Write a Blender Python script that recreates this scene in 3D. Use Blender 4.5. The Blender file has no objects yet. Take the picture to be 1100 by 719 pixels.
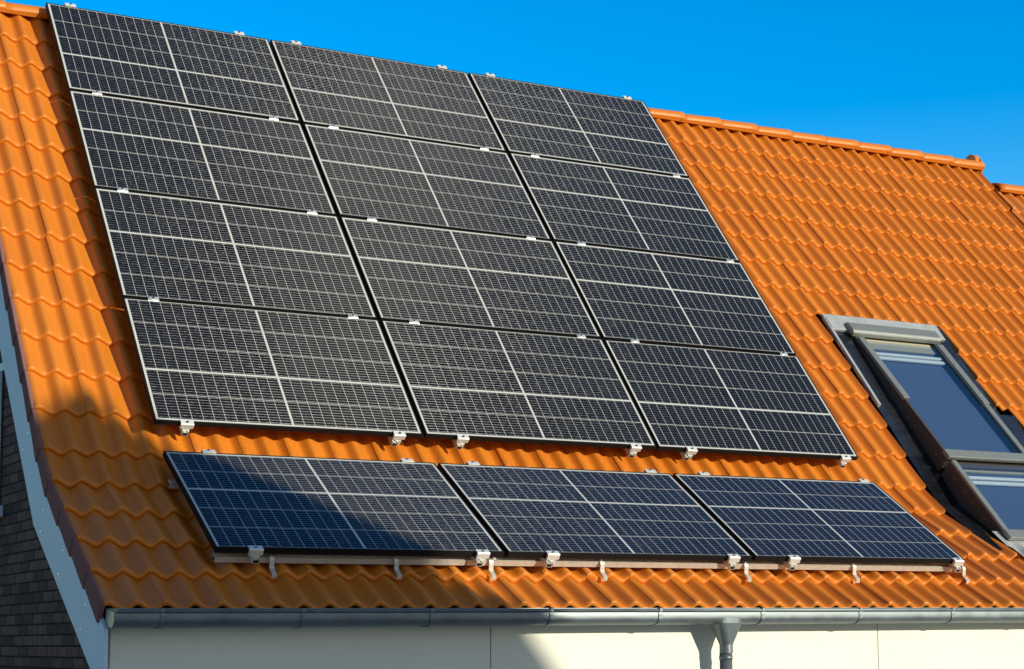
import bpy, bmesh, math, random
from mathutils import Vector, Matrix

random.seed(7)
S = bpy.context.scene
C = S.collection
R = math.radians

# ------------------------------------------------------------------ camera, sky, sun, exposure
cam = bpy.data.cameras.new('camera')
cam.sensor_width = 36.0
cam.lens = 1921.33 / 1100 * 36
cam.shift_x = -28.5 / 1100
cam.shift_y = 94.4 / 1100
cam.clip_start = 0.1
cam.clip_end = 3000
co = bpy.data.objects.new('camera', cam)
C.objects.link(co)
RW = ((0.8686, -0.4955, -0.0096), (0.0506, 0.1079, -0.9929), (0.4930, 0.8619, 0.1188))
right, down, fwd = (Vector(r).normalized() for r in RW)
m = Matrix((right, -down, -fwd)).transposed().to_4x4()
m.translation = Vector((-3.2278, -10.1882, -1.2848))
co.matrix_world = m
S.camera = co

SUN_EL = R(15.0)
LX = 0.40
L = Vector((LX, -math.sqrt(1 - LX * LX - math.sin(SUN_EL) ** 2), math.sin(SUN_EL)))   # towards the sun
world = bpy.data.worlds.new('World')
S.world = world
world.use_nodes = True
wn, wl = world.node_tree.nodes, world.node_tree.links
sky = wn.new('ShaderNodeTexSky')
sky.sky_type = 'NISHITA'
sky.sun_disc = False
sky.sun_elevation = SUN_EL
sky.sun_rotation = math.atan2(L.x, L.y)
sky.altitude = 0
sky.air_density = 1.0
sky.dust_density = 0.3
sky.ozone_density = 1.5
hs = wn.new('ShaderNodeHueSaturation')
wl.new(sky.outputs[0], hs.inputs['Color'])
# the clear sky is a deeper blue in the northern quarter away from the sun
tcw = wn.new('ShaderNodeTexCoord')
dt = wn.new('ShaderNodeVectorMath'); dt.operation = 'DOT_PRODUCT'
wl.new(tcw.outputs['Generated'], dt.inputs[0]); dt.inputs[1].default_value = Vector((.30, .90, .28)).normalized()
def wmap(a0, a1, b0, b1):
    n = wn.new('ShaderNodeMapRange'); n.interpolation_type = 'SMOOTHSTEP'
    wl.new(dt.outputs['Value'], n.inputs[0])
    for i, v in enumerate((a0, a1, b0, b1)): n.inputs[i + 1].default_value = v
    return n.outputs[0]
wl.new(wmap(.30, .80, .5, .509), hs.inputs['Hue'])
wl.new(wmap(.20, .80, 1.12, 1.74), hs.inputs['Saturation'])
wl.new(wmap(.20, .80, 1.0, 2.0), hs.inputs['Value'])
wl.new(hs.outputs[0], wn['Background'].inputs[0])
wn['Background'].inputs[1].default_value = 0.122

sd = bpy.data.lights.new('sun', 'SUN')
sd.energy = 4.7
sd.angle = R(0.53)
sd.color = (1.0, 0.92, 0.70)
so = bpy.data.objects.new('sun', sd)
C.objects.link(so)
so.rotation_euler = L.to_track_quat('Z', 'Y').to_euler()
so.location = L * 60

S.view_settings.view_transform = 'Standard'
S.view_settings.look = 'None'
S.view_settings.gamma = 1.0
S.view_settings.use_curve_mapping = False
S.view_settings.exposure = 0.0
S.render.engine = 'CYCLES'
S.cycles.max_bounces = 8

# ------------------------------------------------------------------ frames of the two roof slopes
TH = R(51.0)
TH2 = 0.5828
s1 = Vector((0, math.cos(TH), math.sin(TH)));   n1 = Vector((0, -math.sin(TH), math.cos(TH)))
s2 = Vector((0, math.cos(TH2), math.sin(TH2))); n2 = Vector((0, -math.sin(TH2), math.cos(TH2)))
L0 = Vector((0.013, -1.042, -0.7957))
X = Vector((1, 0, 0))
def PM(u, v, n=0.0):        # steep slope: along the eaves, up the slope, off the slope
    return X * u + s1 * v + n1 * n
def PL(u, v, n=0.0):        # shallow slope by the eaves
    return L0 + X * u + s2 * v + n2 * n
MAIN = Matrix((X, s1, n1)).transposed()
LOW = Matrix((X, s2, n2)).transposed()
def M4(m3, loc):
    r = m3.to_4x4(); r.translation = loc
    return r
GROUND = -3.95

# ------------------------------------------------------------------ materials
def mat(name, base=(.5, .5, .5), rough=.5, metal=0.0, **kw):
    m = bpy.data.materials.new(name)
    m.use_nodes = True
    b = m.node_tree.nodes['Principled BSDF']
    b.inputs['Base Color'].default_value = (*base, 1)
    b.inputs['Roughness'].default_value = rough
    b.inputs['Metallic'].default_value = metal
    for k, v in kw.items():
        b.inputs[k.replace('_', ' ')].default_value = v
    return m
def N(m, t, **kw):
    n = m.node_tree.nodes.new(t)
    for k, v in kw.items(): setattr(n, k, v)
    return n
def LK(m, a, b): m.node_tree.links.new(a, b)
def BS(m): return m.node_tree.nodes['Principled BSDF']
def math_(m, op, a, b=None, c=None):
    n = N(m, 'ShaderNodeMath', operation=op)
    for i, v in enumerate((a, b, c)):
        if v is None: continue
        if isinstance(v, (int, float)): n.inputs[i].default_value = v
        else: LK(m, v, n.inputs[i])
    return n.outputs[0]
def noise(m, scale, detail=4, rough=.55, vec=None, dist=0.0):
    n = N(m, 'ShaderNodeTexNoise')
    n.inputs['Scale'].default_value = scale
    n.inputs['Detail'].default_value = detail
    n.inputs['Roughness'].default_value = rough
    n.inputs['Distortion'].default_value = dist
    if vec is not None: LK(m, vec, n.inputs['Vector'])
    return n
def ramp(m, fac, stops):
    r = N(m, 'ShaderNodeValToRGB')
    cr = r.color_ramp
    while len(cr.elements) < len(stops): cr.elements.new(.5)
    for e, (p, c) in zip(cr.elements, stops):
        e.position = p
        e.color = (*c, 1) if len(c) == 3 else c
    LK(m, fac, r.inputs['Fac'])
    return r.outputs['Color']
def mixc(m, fac, a, b, blend='MIX'):
    n = N(m, 'ShaderNodeMix', data_type='RGBA', blend_type=blend)
    for i, v in ((0, fac), (6, a), (7, b)):
        if isinstance(v, (int, float)): n.inputs[i].default_value = v
        elif isinstance(v, tuple): n.inputs[i].default_value = (*v, 1)
        else: LK(m, v, n.inputs[i])
    return n.outputs[2]
def objco(m): return N(m, 'ShaderNodeTexCoord').outputs['Object']
def bump(m, height, strength=.2, dist=.01):
    b = N(m, 'ShaderNodeBump')
    b.inputs['Strength'].default_value = strength
    b.inputs['Distance'].default_value = dist
    LK(m, height, b.inputs['Height'])
    LK(m, b.outputs[0], BS(m).inputs['Normal'])

def tile_material(name, c1, c2, c3, spec=.45, radd=0.0):
    m = mat(name, c1, .42)
    BS(m).inputs['Specular IOR Level'].default_value = spec
    oc = objco(m)
    g = N(m, 'ShaderNodeNewGeometry')
    ri = g.outputs['Random Per Island']
    col = ramp(m, ri, [(0, c2), (.5, c1), (1, c3)])
    n1_ = noise(m, 1.1, 3, vec=oc)
    col = mixc(m, math_(m, 'MULTIPLY', n1_.outputs[0], .6), col, c2)
    nf = noise(m, 90, 5, .7, vec=oc)
    col = mixc(m, .34, col, ramp(m, nf.outputs[0], [(.3, tuple(x * .6 for x in c1)), (.7, tuple(min(1, x * 1.15) for x in c1))]))
    # specks of dirt and lichen
    sp = noise(m, 26, 6, .75, vec=oc)
    fac = ramp(m, sp.outputs[0], [(.66, (0, 0, 0)), (.76, (1, 1, 1))])
    col = mixc(m, math_(m, 'MULTIPLY', fac, .5), col, (.14, .075, .04))
    LK(m, col, BS(m).inputs['Base Color'])
    LK(m, ramp(m, nf.outputs[0], [(.2, (.33 + radd,) * 3), (.8, (min(1, .54 + radd),) * 3)]), BS(m).inputs['Roughness'])
    bump(m, nf.outputs[0], .25, .002)
    return m
M_TILE = tile_material('clay_tile', (.655, .202, .018), (.585, .168, .015), (.70, .226, .022))
M_VERGE_SHADE = tile_material('clay_verge_shaded', (.25, .125, .12), (.21, .105, .105), (.28, .14, .13), 0.0, .55)  # shaded copy of the tile clay: bluish gable-side shade put into the colour
M_TILE2 = tile_material('clay_tile_neighbour', (.64, .21, .04), (.58, .18, .034), (.68, .235, .05))

def metal_material(name, base, rough, scale=35, var=.25, metal=1.0):
    m = mat(name, base, rough, metal)
    n = noise(m, scale, 5, .6, vec=objco(m))
    LK(m, ramp(m, n.outputs[0], [(.25, tuple(x * (1 - var) for x in base)), (.75, base)]), BS(m).inputs['Base Color'])
    LK(m, ramp(m, n.outputs[0], [(.2, (rough * .8,) * 3), (.8, (min(1, rough * 1.3),) * 3)]), BS(m).inputs['Roughness'])
    return m
M_ALU = metal_material('mill_aluminium', (.80, .80, .79), .45, 60, .12, .35)
M_CLAMP = metal_material('bright_clamp', (.84, .84, .83), .17, 60, .08, .55)
M_ALU_RAIL = metal_material('rail_aluminium', (.68, .66, .62), .45, 30, .2, .4)
M_ZINC = metal_material('zinc', (.19, .23, .26), .40, 7, .42)
M_ZINC.node_tree.nodes['Principled BSDF'].inputs['Metallic'].default_value = .5
M_FRAME = mat('black_anodised', (.010, .010, .011), .6, .0, Specular_IOR_Level=.12)
M_FRAME_LIP = mat('frame_lip', (.03, .03, .033), .3, .6)
M_BOLT = mat('steel_bolt', (.42, .42, .43), .3, 1.0)
M_DARK = mat('dark_hole', (.01, .01, .01), .8)
M_BACK = mat('module_back', (.7, .7, .7), .7)

def board_material():
    m = mat('grey_board', (.62, .66, .70), .6)
    BS(m).inputs['Specular IOR Level'].default_value = .15
    oc = objco(m)
    n = noise(m, 3.5, 5, .6, vec=oc)
    c = ramp(m, n.outputs[0], [(.3, (.54, .66, .80)), (.7, (.60, .71, .84))])
    sp = noise(m, 70, 2, .5, vec=oc)
    c = mixc(m, ramp(m, sp.outputs[0], [(.72, (0, 0, 0)), (.76, (.5, .5, .5))]), c, (.2, .22, .25))
    LK(m, c, BS(m).inputs['Base Color'])
    return m
M_BOARD = board_material()
def wall_material():
    m = mat('cream_panel', (.78, .77, .69), .5)
    oc = objco(m)
    n = noise(m, 1.3, 6, .6, vec=oc)
    c = ramp(m, n.outputs[0], [(.3, (.71, .71, .635)), (.7, (.755, .755, .68))])
    sp = noise(m, 24, 3, .6, vec=oc)
    c = mixc(m, ramp(m, sp.outputs[0], [(.66, (0, 0, 0)), (.76, (.5,) * 3)]), c, (.42, .39, .33))
    LK(m, c, BS(m).inputs['Base Color'])
    bump(m, noise(m, 160, 3, vec=oc).outputs[0], .05, .002)
    return m
M_WALL = wall_material()

def brick_material(name, ca, cb, mortar, axis='YZ'):
    m = mat(name, ca, .9)
    BS(m).inputs['Specular IOR Level'].default_value = .08
    g = N(m, 'ShaderNodeNewGeometry')
    sep = N(m, 'ShaderNodeSeparateXYZ'); LK(m, g.outputs['Position'], sep.inputs[0])
    cmb = N(m, 'ShaderNodeCombineXYZ')
    LK(m, sep.outputs[axis[0]], cmb.inputs[0]); LK(m, sep.outputs[axis[1]], cmb.inputs[1])
    br = N(m, 'ShaderNodeTexBrick')
    LK(m, cmb.outputs[0], br.inputs['Vector'])
    br.inputs['Scale'].default_value = 1.0
    br.inputs['Brick Width'].default_value = .22
    br.inputs['Row Height'].default_value = .0625
    br.inputs['Mortar Size'].default_value = .006
    br.inputs['Mortar Smooth'].default_value = .2
    br.inputs['Bias'].default_value = -.1
    br.inputs['Color1'].default_value = (*ca, 1)
    br.inputs['Color2'].default_value = (*cb, 1)
    br.inputs['Mortar'].default_value = (*mortar, 1)
    nz = noise(m, 22, 5, .7, vec=g.outputs['Position'])
    c = mixc(m, .55, br.outputs['Color'], ramp(m, nz.outputs[0], [(.25, (.25,) * 3), (.75, (1.35,) * 3)]), 'MULTIPLY')
    LK(m, c, BS(m).inputs['Base Color'])
    h = math_(m, 'SUBTRACT', math_(m, 'MULTIPLY', nz.outputs[0], .4), br.outputs['Fac'])
    bump(m, h, .8, .008)
    return m
M_BRICK = brick_material('dark_brick', (.175, .100, .088), (.060, .038, .037), (.020, .015, .015))
M_BRICK2 = brick_material('red_brick', (.30, .13, .08), (.22, .09, .06), (.35, .33, .30), 'XZ')

def glass_material(name, tint=(.30, .36, .45), rough=.01, ior=1.9):
    m = bpy.data.materials.new(name); m.use_nodes = True
    nt = m.node_tree; nt.nodes.clear()
    out = nt.nodes.new('ShaderNodeOutputMaterial')
    tr = nt.nodes.new('ShaderNodeBsdfTransparent'); tr.inputs[0].default_value = (*tint, 1)
    gl = nt.nodes.new('ShaderNodeBsdfGlossy'); gl.inputs['Roughness'].default_value = rough
    gl.inputs['Color'].default_value = (.95, .97, 1, 1)
    fr = nt.nodes.new('ShaderNodeFresnel'); fr.inputs[0].default_value = ior
    mx = nt.nodes.new('ShaderNodeMixShader')
    g_ = nt.nodes.new('ShaderNodeNewGeometry'); ml = nt.nodes.new('ShaderNodeMath'); ml.operation = 'MULTIPLY'; iv = nt.nodes.new('ShaderNodeMath'); iv.operation = 'SUBTRACT'; iv.inputs[0].default_value = 1
    nt.links.new(g_.outputs['Backfacing'], iv.inputs[1]); nt.links.new(iv.outputs[0], ml.inputs[0]); nt.links.new(fr.outputs[0], ml.inputs[1])
    nt.links.new(ml.outputs[0], mx.inputs[0]); nt.links.new(tr.outputs[0], mx.inputs[1]); nt.links.new(gl.outputs[0], mx.inputs[2])
    nt.links.new(mx.outputs[0], out.inputs[0])
    return m
M_GLASS = glass_material('window_glass', (.86, .90, .94), .01, 2.3)
M_GLASS_DARK = glass_material('gable_glass', (.30, .36, .45), .01, 1.4)
M_ROOM = mat('room_sky_tint', (.07, .11, .22), .8)  # room lining; the sky's blue reflection in the pane is painted into it
M_BLIND = mat('white_blind_rail', (.80, .84, .83), .4)
M_SASH = metal_material('grey_window_cover', (.25, .27, .265), .42, 20, .12, .35)
M_SASH_DARK = mat('dark_window_side', (.055, .045, .042), .6)
M_FLASH = metal_material('dark_flashing', (.24, .26, .32), .25, 12, .2, .9)
M_APRON = metal_material('light_apron', (.44, .47, .49), .5, 12, .15, .3)

# solar laminate: everything is measured in metres on the panel's own UV map
PW, PH, PT = 1.754, 1.096, .035
LIP = .010
def laminate_material():
    m = mat('solar_laminate', (.01, .012, .018), .22)
    b = BS(m)
    uv = N(m, 'ShaderNodeUVMap'); uv.uv_map = 'metres'
    sep = N(m, 'ShaderNodeSeparateXYZ'); LK(m, uv.outputs[0], sep.inputs[0])
    x, y = sep.outputs[0], sep.outputs[1]          # x 0..PW, y 0..PH counted from the three-row side
    A = lambda op, p, q=None, r=None: math_(m, op, p, q, r)
    # columns: fold the two halves onto each other
    xb, cg = .024, .0062                            # white border (with lip), half of centre gap
    pit = (PW / 2 - xb - cg) / 12
    xf = A('SUBTRACT', PW / 2, A('ABSOLUTE', A('SUBTRACT', x, PW / 2)))       # distance from the short edge
    xr = A('SUBTRACT', xf, xb)
    gap = .0027
    xm = A('MODULO', A('ADD', xr, 10 * pit), pit)
    inx = A('MULTIPLY', A('GREATER_THAN', xm, gap / 2), A('LESS_THAN', xm, pit - gap / 2))
    inx = A('MULTIPLY', inx, A('MULTIPLY', A('GREATER_THAN', xr, 0), A('LESS_THAN', xr, pit * 12)))
    # rows: three rows, a wide gap, two rows
    yt, yb, wide = .023, .013, .0120
    ph = (PH - yt - yb - wide) / 5
    yr = A('SUBTRACT', y, yb)
    lower = A('LESS_THAN', yr, ph * 3 + wide / 2)
    yy = A('SUBTRACT', yr, A('MULTIPLY', wide, A('SUBTRACT', 1, lower)))
    ym = A('MODULO', A('ADD', yy, ph * 10), ph)
    g2 = .0043
    iny = A('MULTIPLY', A('GREATER_THAN', ym, g2 / 2), A('LESS_THAN', ym, ph - g2 / 2))
    wgap = A('MULTIPLY', A('GREATER_THAN', yr, ph * 3), A('LESS_THAN', yr, ph * 3 + wide))
    iny = A('MULTIPLY', iny, A('SUBTRACT', 1, wgap))
    iny = A('MULTIPLY', iny, A('MULTIPLY', A('GREATER_THAN', yr, 0), A('LESS_THAN', yr, PH - yt - yb)))
    cell = A('MULTIPLY', inx, iny)
    # busbar wires along the panel
    wp = ph / 9
    wm = A('MODULO', ym, wp)
    wire = A('MULTIPLY', A('LESS_THAN', A('ABSOLUTE', A('SUBTRACT', wm, wp / 2)), .00052), cell)
    nz = noise(m, 14, 4, .6, vec=uv.outputs[0])
    cellid = N(m, 'ShaderNodeTexWhiteNoise', noise_dimensions='2D')
    cv = N(m, 'ShaderNodeCombineXYZ')
    LK(m, A('FLOOR', A('DIVIDE', x, pit)), cv.inputs[0]); LK(m, A('FLOOR', A('DIVIDE', yy, ph)), cv.inputs[1])
    LK(m, cv.outputs[0], cellid.inputs['Vector'])
    dark = ramp(m, cellid.outputs['Value'], [(0, (.005, .006, .010)), (1, (.009, .010, .015))])
    col = mixc(m, cell, (.50, .51, .51), dark)
    # thin film of dust
    dn = noise(m, 3.2, 6, .65, vec=uv.outputs[0])
    col = mixc(m, A('MULTIPLY', ramp(m, dn.outputs[0], [(.3, (.2,) * 3), (.75, (1,) * 3)]), .008), col, (.42, .38, .33))
    LK(m, col, b.inputs['Base Color'])
    b.inputs['Roughness'].default_value = .35
    b.inputs['Specular IOR Level'].default_value = .10
    b.inputs['Coat Weight'].default_value = .75
    b.inputs['Coat Roughness'].default_value = .09
    b.inputs['Coat IOR'].default_value = 1.21
    # wires: round tinned copper, so the glint spreads across the wire only
    w = N(m, 'ShaderNodeBsdfPrincipled')
    w.inputs['Base Color'].default_value = (.74, .73, .72, 1)
    w.inputs['Metallic'].default_value = 1
    w.inputs['Roughness'].default_value = .29
    w.inputs['Anisotropic'].default_value = 1.0
    tg = N(m, 'ShaderNodeTangent', direction_type='UV_MAP'); tg.uv_map = 'metres'
    LK(m, tg.outputs[0], w.inputs['Tangent'])
    mp = N(m, 'ShaderNodeMapping'); LK(m, uv.outputs[0], mp.inputs[0]); mp.inputs['Scale'].default_value = (1, 2.4, 1)
    wv = noise(m, 34, 3, .65, vec=mp.outputs[0])
    rot = A('ADD', .25, A('MULTIPLY', A('SUBTRACT', wv.outputs[0], .5), .05))
    LK(m, rot, w.inputs['Anisotropic Rotation'])
    mx = N(m, 'ShaderNodeMixShader')
    out = m.node_tree.nodes['Material Output']
    LK(m, wire, mx.inputs[0]); LK(m, b.outputs[0], mx.inputs[1]); LK(m, w.outputs[0], mx.inputs[2])
    LK(m, mx.outputs[0], out.inputs['Surface'])
    return m
M_LAM = laminate_material()

# ------------------------------------------------------------------ mesh helpers
def link(name, me, m, parent=None):
    o = bpy.data.objects.new(name, me)
    C.objects.link(o)
    for k in (m if isinstance(m, (list, tuple)) else [m]):
        if len(me.materials) < (len(m) if isinstance(m, (list, tuple)) else 1): me.materials.append(k)
    if parent is not None: o.parent = parent
    return o
def from_bm(name, bm, m, parent=None, smooth=False):
    bmesh.ops.recalc_face_normals(bm, faces=bm.faces[:])
    me = bpy.data.meshes.new(name)
    bm.to_mesh(me); bm.free()
    if smooth:
        for p in me.polygons: p.use_smooth = True
    return link(name, me, m, parent)
def box(bm, lo, hi, mtx=None, bevel=0.0, mi=0, seg=2):
    lo, hi = Vector(lo), Vector(hi)
    r = bmesh.ops.create_cube(bm, size=1)
    vs = r['verts']
    for v in vs:
        v.co = Vector([(lo[i] + hi[i]) / 2 + v.co[i] * (hi[i] - lo[i]) for i in range(3)])
    fs = {f for v in vs for f in v.link_faces}
    if bevel:
        es = list({e for v in vs for e in v.link_edges})
        q = bmesh.ops.bevel(bm, geom=es, offset=bevel, segments=seg, affect='EDGES', profile=.5)
        vs = list({v for f in q['faces'] for v in f.verts} | {v for v in vs if v.is_valid})
        fs = {f for v in vs for f in v.link_faces}
    for f in fs: f.material_index = mi
    if mtx is not None:
        for v in vs: v.co = mtx @ v.co
    return vs
def prism(bm, pts, x0, x1, fn=None, mi=0):
    """polygon pts (a,b) extruded between x0 and x1; fn(x,a,b) -> Vector"""
    fn = fn or (lambda x, a, b: Vector((x, a, b)))
    A_ = [bm.verts.new(fn(x0, *p)) for p in pts]
    B_ = [bm.verts.new(fn(x1, *p)) for p in pts]
    k = len(pts)
    fs = [bm.faces.new(A_), bm.faces.new(B_)]
    for i in range(k):
        fs.append(bm.faces.new((A_[i], A_[(i + 1) % k], B_[(i + 1) % k], B_[i])))
    for f in fs: f.material_index = mi
def tube(bm, pts, rad, seg=16, caps=True):
    rings = []
    for i, p in enumerate(pts):
        p = Vector(p)
        d = (Vector(pts[min(i + 1, len(pts) - 1)]) - Vector(pts[max(i - 1, 0)])).normalized()
        a = d.orthogonal().normalized(); b_ = d.cross(a)
        r = rad[i] if isinstance(rad, (list, tuple)) else rad
        rings.append([bm.verts.new(p + (a * math.cos(t) + b_ * math.sin(t)) * r) for t in [2 * math.pi * k / seg for k in range(seg)]])
    for r0, r1 in zip(rings, rings[1:]):
        for k in range(seg):
            f = bm.faces.new((r0[k], r0[(k + 1) % seg], r1[(k + 1) % seg], r1[k])); f.smooth = True
    if caps:
        bm.faces.new(rings[0]); bm.faces.new(rings[-1])
def thing(name, label, cat, loc=(0, 0, 0), group=None):
    o = bpy.data.objects.new(name, None)
    o.empty_display_size = .2
    C.objects.link(o)
    o.location = loc
    o['label'] = label; o['category'] = cat
    if group: o['group'] = group
    return o
def tag(o, label, cat, group=None):
    o['label'] = label; o['category'] = cat
    if group: o['group'] = group
    return o
def struct(o):
    o['kind'] = 'structure'; return o

# ------------------------------------------------------------------ ground
def ground_material():
    m = mat('paving', (.24, .22, .20), .9)
    oc = objco(m)
    br = N(m, 'ShaderNodeTexBrick'); LK(m, oc, br.inputs['Vector'])
    br.inputs['Scale'].default_value = 1; br.inputs['Brick Width'].default_value = .3; br.inputs['Row Height'].default_value = .3
    br.inputs['Mortar Size'].default_value = .008
    br.inputs['Color1'].default_value = (.46, .44, .41, 1); br.inputs['Color2'].default_value = (.38, .365, .345, 1)
    br.inputs['Mortar'].default_value = (.10, .095, .09, 1)
    n = noise(m, .6, 6, .6, vec=oc)
    LK(m, mixc(m, .6, br.outputs['Color'], ramp(m, n.outputs[0], [(.3, (.7,) * 3), (.7, (1.1,) * 3)]), 'MULTIPLY'), BS(m).inputs['Base Color'])
    return m
def grass_material():
    m = mat('lawn', (.06, .09, .03), .95)
    n = noise(m, .8, 8, .7, vec=objco(m))
    LK(m, ramp(m, n.outputs[0], [(.3, (.04, .065, .02)), (.7, (.09, .12, .04))]), BS(m).inputs['Base Color'])
    return m
bm = bmesh.new()
bmesh.ops.create_grid(bm, x_segments=4, y_segments=4, size=900)
for v in bm.verts: v.co.z += GROUND - .02
struct(from_bm('ground', bm, grass_material()))
bm = bmesh.new()
q = [bm.verts.new(p) for p in ((-12, -15.5, GROUND), (22, -15.5, GROUND), (22, -.9, GROUND), (-12, -.9, GROUND))]
bm.faces.new(q)
struct(from_bm('pavement', bm, ground_material()))

# ------------------------------------------------------------------ the house
HX0, HX1, HX2 = -.645, 9.42, 16.3
house = thing('row_house', 'orange tiled house carrying the solar panels, with dark brick gable and cream eaves wall', 'house', (0, 0, GROUND))
def part(name, bm, m, parent=house, smooth=False):
    o = from_bm(name, bm, m, None, smooth)
    if parent is not None:
        o.parent = parent
        pl = Vector((0, 0, 0)); p = parent
        while p is not None: pl += p.location; p = p.parent
        o.location = -pl
    return o

def sub(name, bm, m, par, smooth=False):
    o = from_bm(name, bm, m, None, smooth); o.parent = par
    return o
HB = -.165                       # base of the tiles below the panel plane
base_pts = [PL(0, v, HB) for v in (-.361, -.04, .286, .612, .935)]
base_pts = [Vector((0, p.y, p.z)) for p in base_pts]
GA = .3275
base_pts += [PM(0, -.148 + GA * k, HB) for k in range(14)]
base_pts.append(PM(0, 4.50, HB))
nrm = [n2] * 5 + [n1] * 15
TW, WV = .30, .15
AMP, ASY, LIPT = .0235, .34, .030
def wave(x):
    t = 2 * math.pi * (x / WV) - 1.15
    return AMP * math.cos(t + ASY * math.cos(t))

def build_tiles(u0, u1, courses, skip=lambda u, c: False, seed=1):
    """one mesh holding the tiling of a slope; each tile its own island"""
    rnd = random.Random(seed)
    V, F = [], []
    NU = 20
    for c in courses:
        A0, B0 = base_pts[c], base_pts[c + 1]
        nn = (nrm[c] + nrm[c + 1]).normalized() if c == 4 else nrm[c]
        nB = nrm[c + 1]
        d = (B0 - A0).normalized()
        ln = (B0 - A0).length
        k = 0
        u = u0
        while u < u1 - 1e-4:
            # a tile is two waves wide; part tiles where an opening cuts the course
            halves = [not skip(u + .075, c), not skip(u + .225, c)]
            if u + .2 > u1: halves[1] = False
            if any(halves):
                xa, xb = (0 if halves[0] else .15), (.30 if halves[1] else .15)
                dn = rnd.uniform(-.0012, .0012); dv = rnd.uniform(-.002, .002)
                tl = rnd.uniform(-.0008, .0008); du = rnd.uniform(-.001, .001)
                rows = [(.002, LIPT - .027), (0.000, LIPT - .017), (.0025, LIPT - .0085), (.009, LIPT - .002), (.018, LIPT), (.045, LIPT - .0022), (.35 * ln, LIPT * .66), (.7 * ln, LIPT * .31), (ln + .03, -.003)]
                b0 = len(V)
                xs = [xa - .0 + (xb - xa) * i / NU for i in range(NU + 1)]
                for j, (y, h) in enumerate(rows):
                    for i, x in enumerate(xs):
                        w = wave(x)
                        edge = .0020 * (1 - (x / .3)) - .001          # left edge rides over its neighbour
                        n_ = h + w + edge + dn + tl * (x - .15) / .15
                        if j == 0: n_ = min(n_, h + w)
                        p = A0 + d * (y + dv) + nn * n_
                        V.append((u + x + du, p.y, p.z))
                # left skirt
                for j in range(len(rows) - 1):
                    for i in range(NU):
                        a = b0 + j * (NU + 1) + i
                        F.append((a, a + 1, a + NU + 2, a + NU + 1))
                sk = len(V)
                for j, (y, h) in enumerate(rows):
                    x = xs[0]
                    for e_ in (0.0, .010):
                        p = A0 + d * (y + dv) + nn * (h + wave(x) + .001 + dn - tl - e_)
                        V.append((u + x + du + e_ * .1, p.y, p.z))
                for j in range(len(rows) - 1):
                    a = sk + j * 2
                    F.append((a + 1, a, a + 2, a + 3))
                # lower face under the lip (seen from below at the eaves)
                l0 = len(V)
                for i, x in enumerate(xs): V.append(V[b0 + i])
                lo = len(V)
                for i, x in enumerate(xs):
                    p = A0 + d * (.16 + dv) + nn * (LIPT * .4 - .016 + wave(x))
                    V.append((u + x + du, p.y, p.z))
                for i in range(NU):
                    F.append((l0 + i + 1, l0 + i, lo + i, lo + i + 1))
            u += TW
            k += 1
    me = bpy.data.meshes.new('roof_tiles')
    me.from_pydata(V, [], F)
    me.update()
    for p in me.polygons: p.use_smooth = True
    return me

def sky_skip(u, c):
    # opening of the roof windows
    if c < 3: return False
    v = -.148 + GA * (c - 5)
    if v > 1.7: return False
    ur = 7.30 if v > .75 else 7.47
    return 5.97 < u < ur
me = build_tiles(HX0, HX1 - .02, range(0, 19), sky_skip, 1)
o = link('roof', me, M_TILE); o.parent = house; o.location = (0, 0, -GROUND)
roof = o

# under-roof deck so nothing shows through between the tiles
M_DECK = mat('roof_membrane', (.03, .025, .022), .9)
RID = PM(0, 4.50, HB)
def roof_deck(u0, u1, top):
    bm = bmesh.new()
    prof = [base_pts[0] + n2 * -.03 + s2 * .06, base_pts[4] + n2 * -.03, PM(0, -.32, HB - .035), top + n1 * -.03]
    prof = [(p.y, p.z) for p in prof]
    back = [(top.y + .06, top.z - .06), (top.y + 4.2, top.z - 5.1)]
    prism_pts = prof + back + [(top.y + 4.0, top.z - 5.2), (top.y + .0, top.z - .28)] + [(PM(0, -.32, HB - .2).y, PM(0, -.32, HB - .2).z), (base_pts[0].y + .12, base_pts[0].z - .06)]
    prism(bm, prism_pts, u0, u1)
    return bm
part('roof_deck', roof_deck(HX0 + .03, 5.97, RID), M_DECK)
part('roof_deck', roof_deck(7.46, HX1 - .02, RID), M_DECK)
def deck_upper(u0, u1):
    bm = bmesh.new()
    a, b = PM(0, 1.80, HB - .03), RID + n1 * -.03
    prism(bm, [(a.y, a.z), (b.y, b.z), (b.y + .06, b.z - .03), (b.y + 4.2, b.z - 5.1), (b.y + 4.0, b.z - 5.2), (b.y, b.z - .25), (a.y + .1, a.z - .1)], u0, u1)
    return bm
part('roof_deck', deck_upper(5.97, 7.46), M_DECK)
bm = bmesh.new()
a, b = base_pts[0] + n2 * -.03 + s2 * .06, base_pts[2] + n2 * -.03
prism(bm, [(a.y, a.z), (b.y, b.z), (b.y, b.z - .06), (a.y + .05, a.z - .05)], 5.97, 7.46)
part('roof_deck', bm, M_DECK)
# rear slope tiling (hidden side), a plain waved sheet
def rear_slope(u0, u1, top, m, parent):
    bm = bmesh.new()
    prev = None
    n = int((u1 - u0) / .0375)
    for i in range(n + 1):
        u = u0 + (u1 - u0) * i / n
        w = wave(u - u0)
        a_ = bm.verts.new((u, top.y + .03, top.z + w - .01)); b_ = bm.verts.new((u, top.y + 4.3, top.z - 5.2 + w))
        if prev: bm.faces.new((prev[0], a_, b_, prev[1]))
        prev = (a_, b_)
    return part('rear_roof', bm, m, parent, True)
rear_slope(HX0, HX1 - .02, RID, M_TILE, house)

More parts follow.
